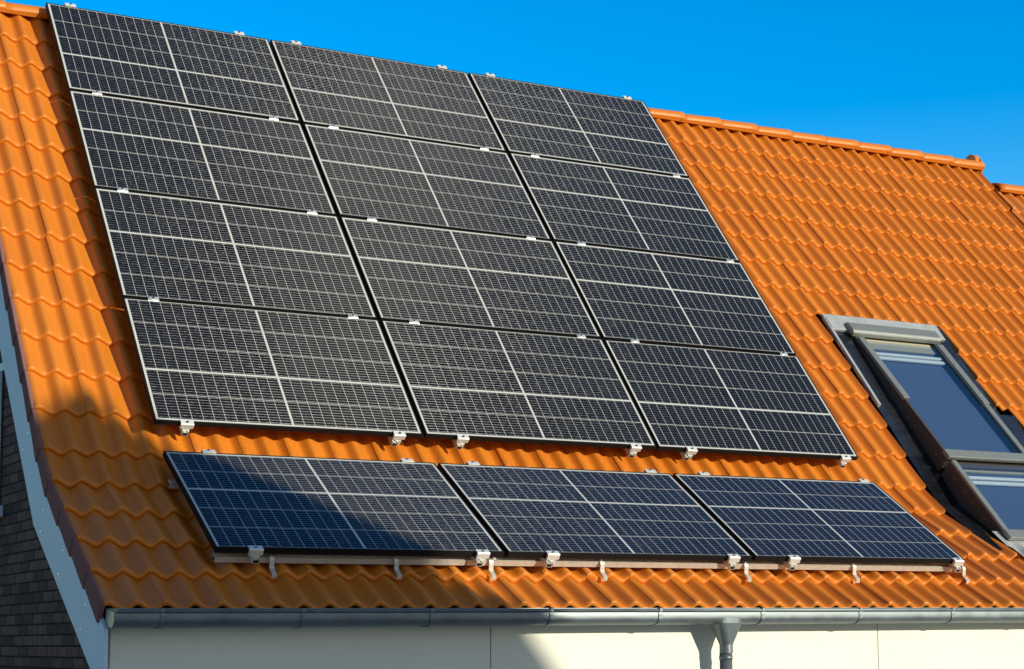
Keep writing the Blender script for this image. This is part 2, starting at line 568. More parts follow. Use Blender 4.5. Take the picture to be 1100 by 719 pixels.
# ridge tiles, each one a part
def ridge_tile_mesh(flare=.012):
    bm = bmesh.new()
    L_ = .445
    prof = []
    seg = 14
    for k in range(seg + 1):
        t = math.pi * k / seg
        prof.append((-math.cos(t) * .135, math.sin(t) ** .75 * .090 - .056))
    xs = [(0, .0), (.10, .003), (.36, .010), (L_ - .004, .014), (L_, .011)]
    rings = []
    for x, e in xs:
        rings.append([bm.verts.new((x, a * (1 + e * 5), b_ + e)) for a, b_ in prof])
    ins = [bm.verts.new((0, a * .86, b_ - .016)) for a, b_ in prof]
    ine = [bm.verts.new((L_, a * .86, b_ - .016)) for a, b_ in prof]
    for r0, r1 in zip(rings, rings[1:]):
        for k in range(seg):
            f = bm.faces.new((r0[k], r0[k + 1], r1[k + 1], r1[k])); f.smooth = True
    for k in range(seg):
        bm.faces.new((ins[k], ins[k + 1], rings[0][k + 1], rings[0][k]))
        bm.faces.new((rings[-1][k], rings[-1][k + 1], ine[k + 1], ine[k]))
        f = bm.faces.new((ins[k], ine[k], ine[k + 1], ins[k + 1])); f.smooth = True
    for e in (0, -1):
        bm.faces.new([rings[0][e], rings[1][e], rings[2][e], rings[3][e], rings[4][e], ine[e], ins[e]])
    bmesh.ops.recalc_face_normals(bm, faces=bm.faces[:])
    me = bpy.data.meshes.new('ridge_tile'); bm.to_mesh(me); bm.free()
    return me
RT = ridge_tile_mesh()
def ridge(u0, u1, top, m, parent):
    u = u1 - .445
    first = None
    me = RT.copy() if m is not M_TILE else RT
    while u > u0 - .3:
        o = bpy.data.objects.new('ridge_tile', me); C.objects.link(o)
        if not me.materials: me.materials.append(m)
        o.parent = parent
        o.location = Vector((u, top.y + .028 + random.uniform(-.002, .002), top.z + .022 + random.uniform(-.003, .003))) - parent.location
        o.rotation_euler = (0, random.uniform(-.004, .004), random.uniform(-.005, .005))
        u -= .405
ridge(HX0, HX1 + .02, RID, M_TILE, house)
# closing disc at the right end of the ridge
bm = bmesh.new()
tube(bm, [(HX1 + .015, RID.y + .028, RID.z + .0), (HX1 + .045, RID.y + .028, RID.z + .0)], [.112, .102], 20)
tube(bm, [(HX1 - .045, RID.y + .028, RID.z + .052), (HX1 + .03, RID.y + .028, RID.z + .052)], [.078, .078], 20)
part('ridge_end_cap', bm, M_TILE)

# verge tiles down the left edge: one part per course
def verge_tile(c):
    A0, B0 = base_pts[c], base_pts[c + 1]
    nn = nrm[c]; nB = nrm[min(c + 1, 18)]
    bm = bmesh.new()
    lift = .012
    x0, x1 = HX0 - .022, HX0 - .006 + .008
    a_t = A0 + nn * (.040); b_t = B0 + nB * (.030) + (B0 - A0).normalized() * .02
    a_b = A0 + nn * (-.076) + (B0 - A0).normalized() * -.004; b_b = B0 + nB * (-.066) + (B0 - A0).normalized() * .0
    off = -.003
    va = []
    for (p, xo) in ((a_t, off), (b_t, .003), (b_b, .003), (a_b, off)):
        va.append((bm.verts.new((x0 + xo, p.y, p.z)), bm.verts.new((x1, p.y, p.z))))
    bm.faces.new([v[0] for v in va]); bm.faces.new([v[1] for v in va])
    for i in range(4):
        j = (i + 1) % 4
        bm.faces.new((va[i][0], va[j][0], va[j][1], va[i][1]))
    bmesh.ops.bevel(bm, geom=bm.edges[:], offset=.003, segments=2, affect='EDGES')
    return bm
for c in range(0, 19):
    part('verge_tile', verge_tile(c), M_VERGE_SHADE)

# barge board under the verge tiles
def kink(n_):            # where the two slopes meet at offset n_
    # solve PM(v,n_) = PL(w,n_) in YZ
    a_, b_ = s1, s2
    r = (L0 + n2 * n_) - n1 * n_; r.x = 0
    det = a_.y * (-b_.z) + b_.y * a_.z
    v = (r.y * (-b_.z) + b_.y * r.z) / det
    return s1 * v + n1 * n_
def low_at_y(n_, y):
    p = L0 + n2 * n_
    return (y, p.z + (y - p.y) / s2.y * s2.z)
YE = -1.305
def barge(yz_top, yz_bot, n_t, n_b, x0, x1):
    bm = bmesh.new()
    kt, kb = kink(n_t), kink(n_b)
    tt, tb = PM(0, 4.42, n_t), PM(0, 4.3, n_b)
    e_t, e_b = low_at_y(n_t, YE), low_at_y(n_b, YE)
    # two boards butted at the kink
    bis = lambda k, e: (k.y, k.z)
    prism(bm, [(tt.y, tt.z), (kt.y, kt.z), (kb.y, kb.z), (tb.y, tb.z)], x0, x1)
    g = .003
    dt = Vector((0, e_t[0] - kt.y, e_t[1] - kt.z)).normalized() * g
    prism(bm, [(kt.y + dt.y, kt.z + dt.z), e_t, e_b, (kb.y + dt.y, kb.z + dt.z)], x0 - .001, x1)
    return bm
bb = part('barge_board', barge(None, None, -.215, -.515, -.655, -.635), M_BOARD)
# little fixings on the board
for (v, dn) in ((.15, -.30), (.15, -.44), (1.0, -.30), (1.0, -.44), (1.9, -.37), (2.6, -.30), (2.6, -.44)):
    b = bmesh.new(); p = PM(0, v, dn); tube(b, [(-.6575, p.y, p.z), (-.65, p.y, p.z)], .006, 8); sub('screw', b, M_BOLT, bb)
for (v, dn) in ((.95, -.33), (.93, -.46), (.45, -.30), (.45, -.45), (-.1, -.30), (-.1, -.45)):
    b = bmesh.new(); p = PL(0, v, dn); tube(b, [(-.6585, p.y, p.z), (-.65, p.y, p.z)], .006, 8); sub('screw', b, M_BOLT, bb)

# brick gable wall with a window opening
GX = -.575
wy0, wy1, wz0, wz1 = 1.31, 2.75, -.43, .43
def gable():
    bm = bmesh.new()
    k = kink(-.30); t = PM(0, 4.45, -.30)
    yb = t.y + 3.8
    def quad(pts):
        prism(bm, pts, GX, GX + .28)
    # strips left and right of the window, below and above
    def top(y):
        if y <= k.y: p = L0 + n2 * -.30; return p.z + (y - p.y) / s2.y * s2.z
        if y <= t.y: return k.z + (y - k.y) / (t.y - k.y) * (t.z - k.z)
        return t.z - (y - t.y) * 1.235
    y0 = -1.15
    quad([(y0, GROUND), (wy0, GROUND), (wy0, top(wy0)), (k.y, k.z), (y0, top(y0))])
    quad([(wy0 + 1e-4, GROUND), (wy1, GROUND), (wy1, wz0), (wy0 + 1e-4, wz0)])
    quad([(wy0 + 1e-4, wz1), (wy1, wz1), (wy1, top(wy1)), (wy0 + 1e-4, top(wy0))])
    quad([(wy1 + 1e-4, GROUND), (yb, GROUND), (yb, top(yb)), (t.y, t.z), (wy1 + 1e-4, top(wy1))])
    return bm
part('gable_wall', gable(), M_BRICK)
bm = bmesh.new()
for lo_, hi_ in (((GX - .014, wy0, wz0), (GX + .06, wy0 + .17, wz1)), ((GX - .014, wy1 - .07, wz0), (GX + .06, wy1, wz1)),
                 ((GX - .014, wy0 + .17, wz0), (GX + .06, wy1 - .07, wz0 + .07)), ((GX - .014, wy0 + .17, wz1 - .07), (GX + .06, wy1 - .07, wz1)),
                 ((GX - .010, 2.0, wz0 + .07), (GX + .055, 2.06, wz1 - .07))):
    box(bm, lo_, hi_, bevel=.004)
win = part('window', bm, mat('dark_blue_frame', (.022, .035, .055), .6))
bm = bmesh.new(); box(bm, (GX + .02, wy0 + .17, wz0 + .07), (GX + .028, wy1 - .07, wz1 - .07)); sub('pane', bm, M_GLASS_DARK, win)
bm = bmesh.new(); box(bm, (GX - .05, wy0 - .05, wz0 - .075), (GX + .12, wy1 + .05, wz0 - .002), bevel=.006); sub('sill', bm, M_BOARD, win)
bm = bmesh.new(); box(bm, (GX - .012, wy0 - .04, wz1 + .002), (GX + .1, wy1 + .04, wz1 + .06), bevel=.004); sub('lintel', bm, mat('lintel_metal', (.3, .31, .33), .5, .4), win)
bm = bmesh.new(); box(bm, (GX + .30, wy0 - .3, wz0 - .3), (GX + 1.6, wy1 + .3, wz1 + .3))
sub('room', bm, mat('dark_room', (.03, .035, .045), .9), win)

# eaves wall of cream panels
WY = -1.21
joints = [-.60, 1.582, 4.404, 7.226, HX1]
ztop = base_pts[0].z - .05
for a_, b_ in zip(joints, joints[1:]):
    bm = bmesh.new()
    box(bm, (a_ + .003, WY, GROUND), (b_ - .003, WY + .05, ztop), bevel=.002)
    part('wall_panel', bm, M_WALL)
bm = bmesh.new(); box(bm, (-.60, WY + .052, GROUND), (HX1, WY + .3, ztop - .005)); part('wall_core', bm, M_DARK)
# white eaves strip that shows in the gaps under the lowest tiles
bm = bmesh.new()
e = base_pts[0]
box(bm, (HX0 + .02, e.y + .012, e.z - .066), (HX1, e.y + .024, e.z + .004), bevel=.002)
part('eaves_strip', bm, mat('white_eaves_strip', (.8, .8, .78), .45))
bm = bmesh.new(); box(bm, (-.60, e.y + .012, e.z - .086), (HX1, WY - .0015, e.z - .068)); part('soffit', bm, M_BOARD)

# gutter
GY, GZ = e.y - .085, e.z - .062
def gutter_profile():
    pts = [(GY - .070, GZ + .050), (GY - .074, GZ + .030)]
    for k in range(0, 11):
        t = math.pi + (math.pi / 2) * k / 10
        pts.append((GY - .012 + .062 * math.cos(t), GZ + .010 + .040 * math.sin(t)))
    pts += [(GY + .03, GZ - .030), (GY + .068, GZ - .015), (GY + .072, GZ + .07)]
    return pts
def gutter(x0, x1, parent):
    bm = bmesh.new()
    po = gutter_profile()
    th = .0035
    rows = []
    for x in (x0, x1):
        rows.append([bm.verts.new((x, *p)) for p in po])
    for i in range(len(po) - 1):
        f = bm.faces.new((rows[0][i], rows[0][i + 1], rows[1][i + 1], rows[1][i])); f.smooth = True
    # inner skin
    rows2 = []
    cy, cz = GY, GZ + .02
    for x in (x0, x1):
        rows2.append([bm.verts.new((x, p[0] + (cy - p[0]) * .06, p[1] + (cz - p[1]) * .06)) for p in po])
    for i in range(len(po) - 1):
        f = bm.faces.new((rows2[0][i + 1], rows2[0][i], rows2[1][i], rows2[1][i + 1])); f.smooth = True
    o = part('gutter', bm, M_ZINC, parent)
    b = bmesh.new()
    tube(b, [(x0, GY - .074, GZ + .054), (x1, GY - .074, GZ + .054)], .0105, 12)
    sub('rim_bead', b, M_ZINC, o)
    b = bmesh.new()
    prism(b, po, x0 - .012, x0 + .0)
    sub('end_cap', b, M_ZINC, o)
    return o
gut = gutter(-.628, HX1, house)
def bracket(x, par):
    b = bmesh.new()
    po = gutter_profile()
    outer = [(GY + (p[0] - GY) * 1.05 - .002, GZ + (p[1] - GZ) * 1.06 - .002) for p in po]
    w0, w1 = x - .012, x + .012
    va = [[b.verts.new((w, *p)) for p in outer] for w in (w0, w1)]
    vb = [[b.verts.new((w, *p)) for p in po] for w in (w0, w1)]
    for i in range(len(po) - 1):
        b.faces.new((va[0][i], va[0][i + 1], va[1][i + 1], va[1][i]))
        b.faces.new((va[0][i], vb[0][i], vb[0][i + 1], va[0][i + 1]))
        b.faces.new((va[1][i], va[1][i + 1], vb[1][i + 1], vb[1][i]))
    box(b, (w0, GY - .088, GZ + .046), (w1, GY - .062, GZ + .068), bevel=.003)
    sub('bracket', b, M_ZINC, par)
for x in (-.391, .365, 1.114, 1.863, 2.599, 3.341, 4.099, 4.864, 5.60, 6.35, 7.10, 7.85, 8.6): bracket(x, gut)

# downpipe with its funnel outlet
DX = 3.115
dp = part('downpipe', (lambda b: (tube(b, [(DX, GY, GZ - .19), (DX, GY, GROUND)], .0385, 20), b)[1])(bmesh.new()), M_ZINC)
b = bmesh.new()
ring = []
for (hx, hy, z) in ((.092, .072, GZ + .012), (.090, .071, GZ - .022), (.041, .041, GZ - .150), (.041, .041, GZ - .20)):
    rg = []
    for k in range(24):
        t = 2 * math.pi * k / 24
        cx_, sy_ = math.cos(t), math.sin(t)
        pw = .55 if hx > .05 else 1.0
        rg.append(b.verts.new((DX + hx * math.copysign(abs(cx_) ** pw, cx_), GY - .006 + hy * math.copysign(abs(sy_) ** pw, sy_), z)))
    ring.append(rg)
for r0, r1 in zip(ring, ring[1:]):
    for k in range(24):
        b.faces.new((r0[k], r0[(k + 1) % 24], r1[(k + 1) % 24], r1[k]))
b.faces.new(ring[0]); b.faces.new(ring[-1])
sub('funnel', b, M_ZINC, dp)
b = bmesh.new(); tube(b, [(DX, GY, GZ - .215), (DX, GY, GZ - .24)], .0415, 20); sub('collar', b, M_ZINC, dp)

# body of the house (back and right side) and interior walls
bm = bmesh.new()
box(bm, (GX + .3, 6.4, GROUND), (HX1 - .1, 6.65, .2)); part('rear_wall', bm, M_BRICK)

# ------------------------------------------------------------------ roof windows
US0, US1 = 6.20, 7.10
def PW_(u, v, n=0.0):             # plane of the roof windows: raised a little more towards the eaves
    h = -.110 + (1.6 - v) * .073
    return PM(u, v, h + n)
def wbox(bm, u0, u1, v0, v1, n0, n1_, bevel=.004, mi=0):
    vs = box(bm, (u0, v0, n0), (u1, v1, n1_), bevel=bevel, mi=mi)
    for v in vs: v.co = PW_(v.co.x, v.co.y, v.co.z)
def roof_window(name, v0, v1, upper):
    bm = bmesh.new()
    fw = .055
    # outer frame, dark sides
    for (a_, b_, c_, d_) in ((US0, US0 + .05, v0, v1), (US1 - .05, US1, v0, v1), (US0 + .05, US1 - .05, v0, v0 + .05), (US0 + .05, US1 - .05, v1 - .05, v1)):
        wbox(bm, a_, b_, c_, d_, -.20, -.012)
    w = part(name, bm, M_SASH_DARK)
    # covers
    vm = .743
    b = bmesh.new()
    if upper:
        wbox(b, US0 - .004, US0 + .060, vm, v1 - .11, -.012, .016, .005)
        sub('side_cover', b, M_SASH, w); b = bmesh.new()
        wbox(b, US1 - .060, US1 + .006, vm, v1 - .11, -.012, .016, .005)
        sub('side_cover', b, M_SASH, w)
        b = bmesh.new()
        wbox(b, US1 - .058, US1 - .002, v0 + .06, vm - .003, -.010, .008, .005)
        sub('side_cover', b, M_SASH, w)
        b = bmesh.new()
        wbox(b, US0 + .004, US0 + .030, v0 + .06, vm - .003, -.012, .004, .004)
        sub('sash_edge', b, M_SASH_DARK, w)
        b = bmesh.new()
        vs = []
        prof = [(v1 - .075, -.014), (v1 - .070, .026), (v1 - .050, .038), (v1 + .045, .038), (v1 + .070, .024), (v1 + .075, -.10), (v1, -.10), (v1 - .02, -.014)]
        prism(b, prof, US0 - .035, US1 + .014, lambda x, a_, n_: PW_(x, a_, n_))
        bmesh.ops.bevel(b, geom=b.edges[:], offset=.004, segments=2, affect='EDGES')
        sub('hood', b, M_SASH, w)
    else:
        for u0_, u1_ in ((US0 - .002, US0 + .05), (US1 - .05, US1 + .002)):
            b = bmesh.new(); wbox(b, u0_, u1_, v0 + .05, v1, -.012, .012, .005); sub('side_cover', b, M_SASH, w)
    b = bmesh.new()
    wbox(b, US0 - .006, US1 + .006, v0 - .012, v0 + .078, -.014, .022, .006)
    sub('bottom_cover', b, M_SASH, w)
    b = bmesh.new()
    wbox(b, US0 + .05, US1 - .05, v0 + .07, v1 - (.13 if upper else .02), -.014, -.008, 0)
    sub('pane', b, M_GLASS, w)
    # roller blind rail behind the pane, and the reveal
    b = bmesh.new()
    tv = v1 - (.27 if upper else .16)
    wbox(b, US0 + .07, US1 - .07, tv, tv + .030, -.05, -.03, .004)
    wbox(b, US0 + .07, US1 - .07, tv - .055, tv - .022, -.05, -.03, .004)
    sub('blind_rail', b, M_BLIND, w)
    b = bmesh.new()
    wbox(b, US0 + .07, US1 - .07, tv + .09, v1 - .02, -.06, -.04, .004)
    sub('blind_box', b, mat('beige_blind', (.42, .39, .29), .6), w)
    b = bmesh.new()
    vs = box(b, (US0 + .05, v0 + .05, -1.0), (US1 - .05, v1 - .05, -.06))
    for v in vs: v.co = PW_(v.co.x, v.co.y, v.co.z)
    sub('room_lining', b, M_ROOM, w)  # closed box behind the pane, coloured like sky reflected in the glass
    return w
wu = roof_window('roof_window', .045, 1.62, True)
wlw = roof_window('roof_window', -.840, .005, False)
# small fixings on the dark left side
for v in (.70, .58, .46, .30, .14, .02, -.14, -.3, -.42, -.58):
    b = bmesh.new()
    vs = box(b, (US0 - .006, v, -.075), (US0 + .001, v + .03, -.06), bevel=.001)
    for q_ in vs: q_.co = PW_(q_.co.x, q_.co.y, q_.co.z)
    sub('side_clip', b, M_BOLT, wu if v > .03 else wlw)
# flashing round both windows
def flashing():
    bm = bmesh.new()
    # left gutter tray follows the roof: steep part then shallow part
    def tray(u0, u1, vtop):
        k = kink(HB + .02); ep = PL(0, .40, HB + .02)
        for (a_, b_, nA, nB) in ((PM(0, vtop, HB + .02), k, n1, n1), (k, ep, n2, n2)):
            va = [bm.verts.new((u, p.y, p.z)) for u in (u0, u1) for p in (a_, b_)]
            bm.faces.new((va[0], va[1], va[3], va[2]))
    tray(5.99, US0 + .01, 1.78)
    tray(US1 - .01, 7.295, 1.78); tray(7.296, 7.448, .74)
    va = [bm.verts.new(PM(u, v, HB + .022)) for u, v in ((5.99, 1.60), (7.29, 1.60), (7.29, 1.82), (5.99, 1.82))]
    bm.faces.new(va)
    r = bmesh.ops.solidify(bm, geom=bm.faces[:], thickness=.002)
    return bm
part('flashing', flashing(), M_FLASH)
bm = bmesh.new()   # upstand at the outer edge of the left tray, and along the frame
k = kink(HB + .045)
for (v0, v1) in ((.73, 1.76),):
    vs = box(bm, (5.985, v0, HB + .018), (6.012, v1, HB + .05), bevel=.003)
    for q_ in vs: q_.co = PM(q_.co.x, q_.co.y, q_.co.z)
part('flashing_edge', bm, M_APRON)
bm = bmesh.new()
vs = box(bm, (5.99, 1.615, HB + .024), (7.22, 1.80, HB + .05), bevel=.004)
for q_ in vs: q_.co = PM(q_.co.x, q_.co.y, q_.co.z)
part('flashing_head', bm, M_APRON)
bm = bmesh.new()   # pleated apron dressed over the tiles below the lower window
prev = None
for i in range(81):
    u = 6.13 + (7.34 - 6.13) * i / 80
    w = wave((u - HX0) % .3)
    row = []
    for v, h in ((.235, .036), (.30, .04), (.36, .044), (.42, .05), (.52, .052), (.60, .06)):
        row.append(bm.verts.new(PL(u - L0.x, v + (.012 * math.sin(u * 42) if v < .25 else 0), HB + h + w * (1.0 if v < .4 else .3 if v < .5 else 0) - (v - .286) * .085 * (1 if v < .45 else 0))))
    if prev:
        for j in range(len(row) - 1):
            f = bm.faces.new((prev[j], row[j], row[j + 1], prev[j + 1])); f.smooth = True
    prev = row
part('apron', bm, M_APRON)

# ------------------------------------------------------------------ neighbour in the same terrace, lower ridge
nb = thing('terrace_house', 'neighbouring terraced house with a lower orange ridge at the right edge', 'house', (HX1 + 3, 0, GROUND))
full_pts = list(base_pts)
base_pts[-2:] = [PM(0, 4.02, HB), PM(0, 4.19, HB)]
RID2 = PM(0, 4.16, HB)
def npart(name, bm, m, smooth=False): return part(name, bm, m, nb, smooth)
base_pts_n = base_pts[:]
base_pts[:] = full_pts
save_last = base_pts[18]
me = build_tiles(HX1 + .015, HX2, range(0, 18), lambda u, c: False, 5)
o = link('roof', me, M_TILE2); o.parent = nb; o.location = -nb.location
base_pts[18] = save_last
npart('roof_deck', roof_deck(HX1 + .0, HX2, RID2), M_DECK)
ridge(HX1 + .32, HX1 + .03 + .405 * 16 + .445, RID2, M_TILE2, nb)
rear_slope(HX1 + .02, HX2, RID2, M_TILE2, nb)
bm = bmesh.new(); box(bm, (HX1 + .003, WY, GROUND), (HX2, WY + .3, ztop)); npart('wall', bm, M_WALL)
gutter(HX1 + .02, HX2, nb)
# party gable that stands up between the two ridges
bm = bmesh.new()
t = PM(0, 4.47, HB - .02); bq = PM(0, 3.6, HB - .02)
prism(bm, [(bq.y, bq.z), (t.y, t.z), (t.y + .06, t.z - .02), (t.y + 1.2, t.z - 1.5), (bq.y, t.z - 1.5)], HX1 - .045, HX1 - .012)
part('party_gable', bm, M_TILE)

# ------------------------------------------------------------------ house across the street that throws the shadow
YF = -16.0
def opposite_house():
    ax, az = 7.09, 4.97
    r = 1.27
    o = thing('gabled_house', 'brick gabled house across the street whose shadow falls on the roof corner', 'house', (ax - 2, YF - 5, GROUND))
    def part(name, bm, m): 
        q = from_bm(name, bm, m, o); q.location = -o.location; return q
    hw = 4.2
    ze = az - r * hw
    bm = bmesh.new()
    prism(bm, [(ax - hw + .35, GROUND), (ax + hw - .35, GROUND), (ax + hw - .35, ze + .2), (ax, az - .19), (ax - hw + .35, ze + .2)], YF - .25, YF - 10, lambda y, a_, b_: Vector((a_, y, b_)))
    part('wall', bm, M_BRICK2)
    for sgn in (-1, 1):
        bm = bmesh.new()
        prism(bm, [(ax, az), (ax + sgn * hw, ze), (ax + sgn * hw, ze - .14), (ax, az - .15)], YF, YF - 10.2, lambda y, a_, b_: Vector((a_, y, b_)))
        part('roof', bm, M_TILE2)
    bm = bmesh.new()
    tube(bm, [(ax - .01, YF + .01, az - .05), (ax - .01, YF - 10.2, az - .05)], .10, 16)
    part('ridge', bm, M_TILE2)
    bm = bmesh.new()
    box(bm, (ax - 1.0, YF - .8, az - 1.8), (ax - .26, YF - .1, az - .24))
    ch = part('chimney', bm, M_BRICK2)
    # windows and door in the street front
    for (x, z, w, h) in ((ax - 2.6, GROUND + 1.0, 1.6, 1.5), (ax + 1.2, GROUND + 1.0, 1.6, 1.5), (ax - .7, GROUND + 3.6, 1.4, 1.4)):
        bm = bmesh.new()
        box(bm, (x, YF - .27, z), (x + w, YF - .22, z + h), bevel=.01)
        f = part('window', bm, mat('white_frame', (.75, .75, .73), .4))
        b = bmesh.new(); box(b, (x + .07, YF - .225, z + .07), (x + w - .07, YF - .214, z + h - .07)); q = from_bm('pane', b, mat('dark_pane', (.02, .025, .03), .05), f)
    bm = bmesh.new(); box(bm, (ax - .55, YF - .27, GROUND), (ax + .45, YF - .21, GROUND + 2.15), bevel=.01); part('door', bm, mat('green_door', (.03, .08, .05), .4))
    return o
opposite_house()

# ------------------------------------------------------------------ solar panels
def frame_mesh():
    bm = bmesh.new()
    z0, z1 = -PT, 0.0
    for (x0, x1, y0, y1) in ((0, PW, 0, LIP), (0, PW, PH - LIP, PH), (0, LIP, LIP, PH - LIP), (PW - LIP, PW, LIP, PH - LIP)):
        box(bm, (x0, y0, z0), (x1, y1, z1), bevel=.0011, seg=2)
    bmesh.ops.recalc_face_normals(bm, faces=bm.faces[:])
    me = bpy.data.meshes.new('frame'); bm.to_mesh(me); bm.free()
    me.materials.append(M_FRAME)
    return me
def laminate_mesh(flip):
    bm = bmesh.new()
    uvl = bm.loops.layers.uv.new('metres')
    z = -.0022
    a = LIP - .001
    vs = [bm.verts.new(p) for p in ((a, a, z), (PW - a, a, z), (PW - a, PH - a, z), (a, PH - a, z))]
    vb = [bm.verts.new((v.co.x, v.co.y, z - .006)) for v in vs]
    f = bm.faces.new(vs); g = bm.faces.new(vb[::-1])
    sides = [bm.faces.new((vs[i], vb[i], vb[(i + 1) % 4], vs[(i + 1) % 4])) for i in range(4)]
    for ff in bm.faces:
        for l in ff.loops:
            l[uvl].uv = (l.vert.co.x, (PH - l.vert.co.y) if flip else l.vert.co.y)
    g.material_index = 1
    for s_ in sides: s_.material_index = 1
    me = bpy.data.meshes.new('laminate'); bm.to_mesh(me); bm.free()
    me.materials.append(M_LAM); me.materials.append(M_BACK)
    return me
ME_FRAME = frame_mesh()
ME_LAM = [laminate_mesh(False), laminate_mesh(True)]     # three rows below / three rows above the wide gap
rowname = ['bottom', 'third', 'second', 'top']
colname = ['left', 'middle', 'right']
proto = thing('solar_panel', 'x', 'solar panel')
po_f = bpy.data.objects.new('frame', ME_FRAME); C.objects.link(po_f); po_f.parent = proto
po_l = bpy.data.objects.new('laminate', ME_LAM[0]); C.objects.link(po_l); po_l.parent = proto
first = True
def place_panel(mtx, flip, label, group):
    global first
    if first:
        o, fr, la = proto, po_f, po_l; first = False
    else:
        o = proto.copy(); C.objects.link(o)
        fr = po_f.copy(); C.objects.link(fr); fr.parent = o
        la = po_l.copy(); C.objects.link(la); la.parent = o
    la.data = ME_LAM[1 if flip else 0]
    o.matrix_world = mtx
    o['label'] = label; o['group'] = group
GC, GR, GCL = .0218, .017, .0289
extra = {(0, 0): ', catching the sun glitter', (3, 0): ', its top corner against the sky'}
for r in range(4):
    for c in range(3):
        p = PM(c * (PW + GC) + random.uniform(-.001, .001), r * (PH + GR) + random.uniform(-.001, .001), random.uniform(-.0015, .0015))
        mx = M4(MAIN, p) @ Matrix.Rotation(random.uniform(-.0015, .0015), 4, 'X') @ Matrix.Rotation(random.uniform(-.002, .002), 4, 'Y')
        # wide gap: after three rows from the top in rows top and bottom, after two in the others
        flip = r in (3, 0)
        place_panel(mx, flip, 'black solar panel in the %s row, %s column of the large array' % (rowname[r], colname[c]), 'solar panels on the roof')
ll = ['left solar panel of the single lower row, half in deep shadow', 'middle panel of the single lower row of solar panels above the gutter', 'right panel of the single lower row of solar panels, nearest the roof window']
for c in range(3):
    p = PL(c * (PW + GCL), 0, random.uniform(-.001, .001))
    mx = M4(LOW, p) @ Matrix.Rotation(random.uniform(-.0015, .0015), 4, 'X') @ Matrix.Rotation(random.uniform(-.002, .002), 4, 'Y')
    place_panel(mx, False, ll[c], 'solar panels on the roof')

# ------------------------------------------------------------------ rails
def rail_mesh(length, w=.040, h=.040, wall=.004):
    """hollow box rail with a slot on top, along +x"""
    bm = bmesh.new()
    prof = [(-w / 2, 0), (w / 2, 0), (w / 2, h), (.009, h), (.009, h - .009), (-.009, h - .009), (-.009, h), (-w / 2, h)]
    prism(bm, prof, 0, length)
    inn = [(-w / 2 + wall, wall), (w / 2 - wall, wall), (w / 2 - wall, h - .013), (-w / 2 + wall, h - .013)]
    for x, s_ in ((-.0012, 1), (length + .0012, 1)):
        f = bm.faces.new([bm.verts.new((x, *q_)) for q_ in inn]); f.material_index = 1
    bmesh.ops.recalc_face_normals(bm, faces=bm.faces[:])
    me = bpy.data.meshes.new('rail'); bm.to_mesh(me); bm.free()
    me.materials.append(M_ALU_RAIL); me.materials.append(M_DARK)
    return me
UM = [.19, 1.56, 2.02, 3.34, 3.79, 5.17]
UL = [.225, 1.585, 2.05, 3.375, 3.845, 5.25]
def rail(name, mtx, me, label, group):
    o = bpy.data.objects.new(name, me); C.objects.link(o)
    o.matrix_world = mtx
    tag(o, label, 'rail', group)
ordn = ['first', 'second', 'third', 'fourth', 'fifth', 'sixth']
ME_V = rail_mesh(4.56, .04, .036)
ROTUP = Matrix(((0, 1, 0), (1, 0, 0), (0, 0, -1)))
def basis(xa, ya, za, loc):
    m_ = Matrix((xa, ya, za)).transposed().to_4x4(); m_.translation = loc; return m_
for i, u in enumerate(UM):
    rail('mounting_rail', basis(s1, -X, n1, PM(u, -.045, -.073)), ME_V, 'upright aluminium rail under the large array, %s from the left' % ordn[i], 'rails under the large array')
ME_VL = rail_mesh(1.17, .04, .036)
for i, u in enumerate(UL):
    rail('mounting_rail', basis(s2, -X, n2, PL(u, -.045, -.073)), ME_VL, 'short upright aluminium rail under the lower row, %s from the left' % ordn[i], 'rails under the lower row')
ME_H = rail_mesh(5.33, .04, .036); ME_HM = rail_mesh(5.22, .04, .036)
for i, v in enumerate((.35, 1.5, 2.6, 3.7)):
    rail('mounting_rail', basis(X, s1, n1, PM(.04, v, -.111)), ME_HM, 'long level aluminium rail on the tiles under the large array, %s from its bottom edge' % ordn[i], 'rails under the large array')
ME_HA = rail_mesh(1.52, .044, .034); ME_HB = rail_mesh(3.72, .044, .034)
rail('mounting_rail', basis(X, s2, n2, PL(.02, .045, -.108)), ME_HA, 'level aluminium rail below the shaded left panel of the lower row', 'rails under the lower row')
rail('mounting_rail', basis(X, s2, n2, PL(1.545, .045, -.108)), ME_HB, 'sunlit level aluminium rail along the bottom edge of the lower row', 'rails under the lower row')
rail('mounting_rail', basis(X, s2, n2, PL(-.014, .86, -.108)), ME_H, 'level aluminium rail under the top edge of the lower row, its end showing', 'rails under the lower row')

# ------------------------------------------------------------------ clamps
def mid_clamp_meshes():
    bm = bmesh.new()
    # gently arched pressing across the joint
    arc = [(-.022, .0008)] + [(.0315 * math.sin(t), .0315 * math.cos(t) - .0235) for t in [R(-44 + 8 * k) for k in range(12)]] + [(.022, .0008)]
    prism(bm, arc, -.036, .036)
    for f in bm.faces:
        if len(f.verts) == 4 and f.calc_center_median().z > .001: f.smooth = True
    box(bm, (-.036, -.006, -.03), (.036, .006, .002), bevel=.001)
    bmesh.ops.recalc_face_normals(bm, faces=bm.faces[:])
    a = bpy.data.meshes.new('mid_clamp'); bm.to_mesh(a); bm.free(); a.materials.append(M_CLAMP)
    bm = bmesh.new(); tube(bm, [(0, 0, .0075), (0, 0, .0135)], .0075, 12)
    bmesh.ops.recalc_face_normals(bm, faces=bm.faces[:])
    b = bpy.data.meshes.new('bolt'); bm.to_mesh(b); bm.free(); b.materials.append(M_BOLT)
    return a, b
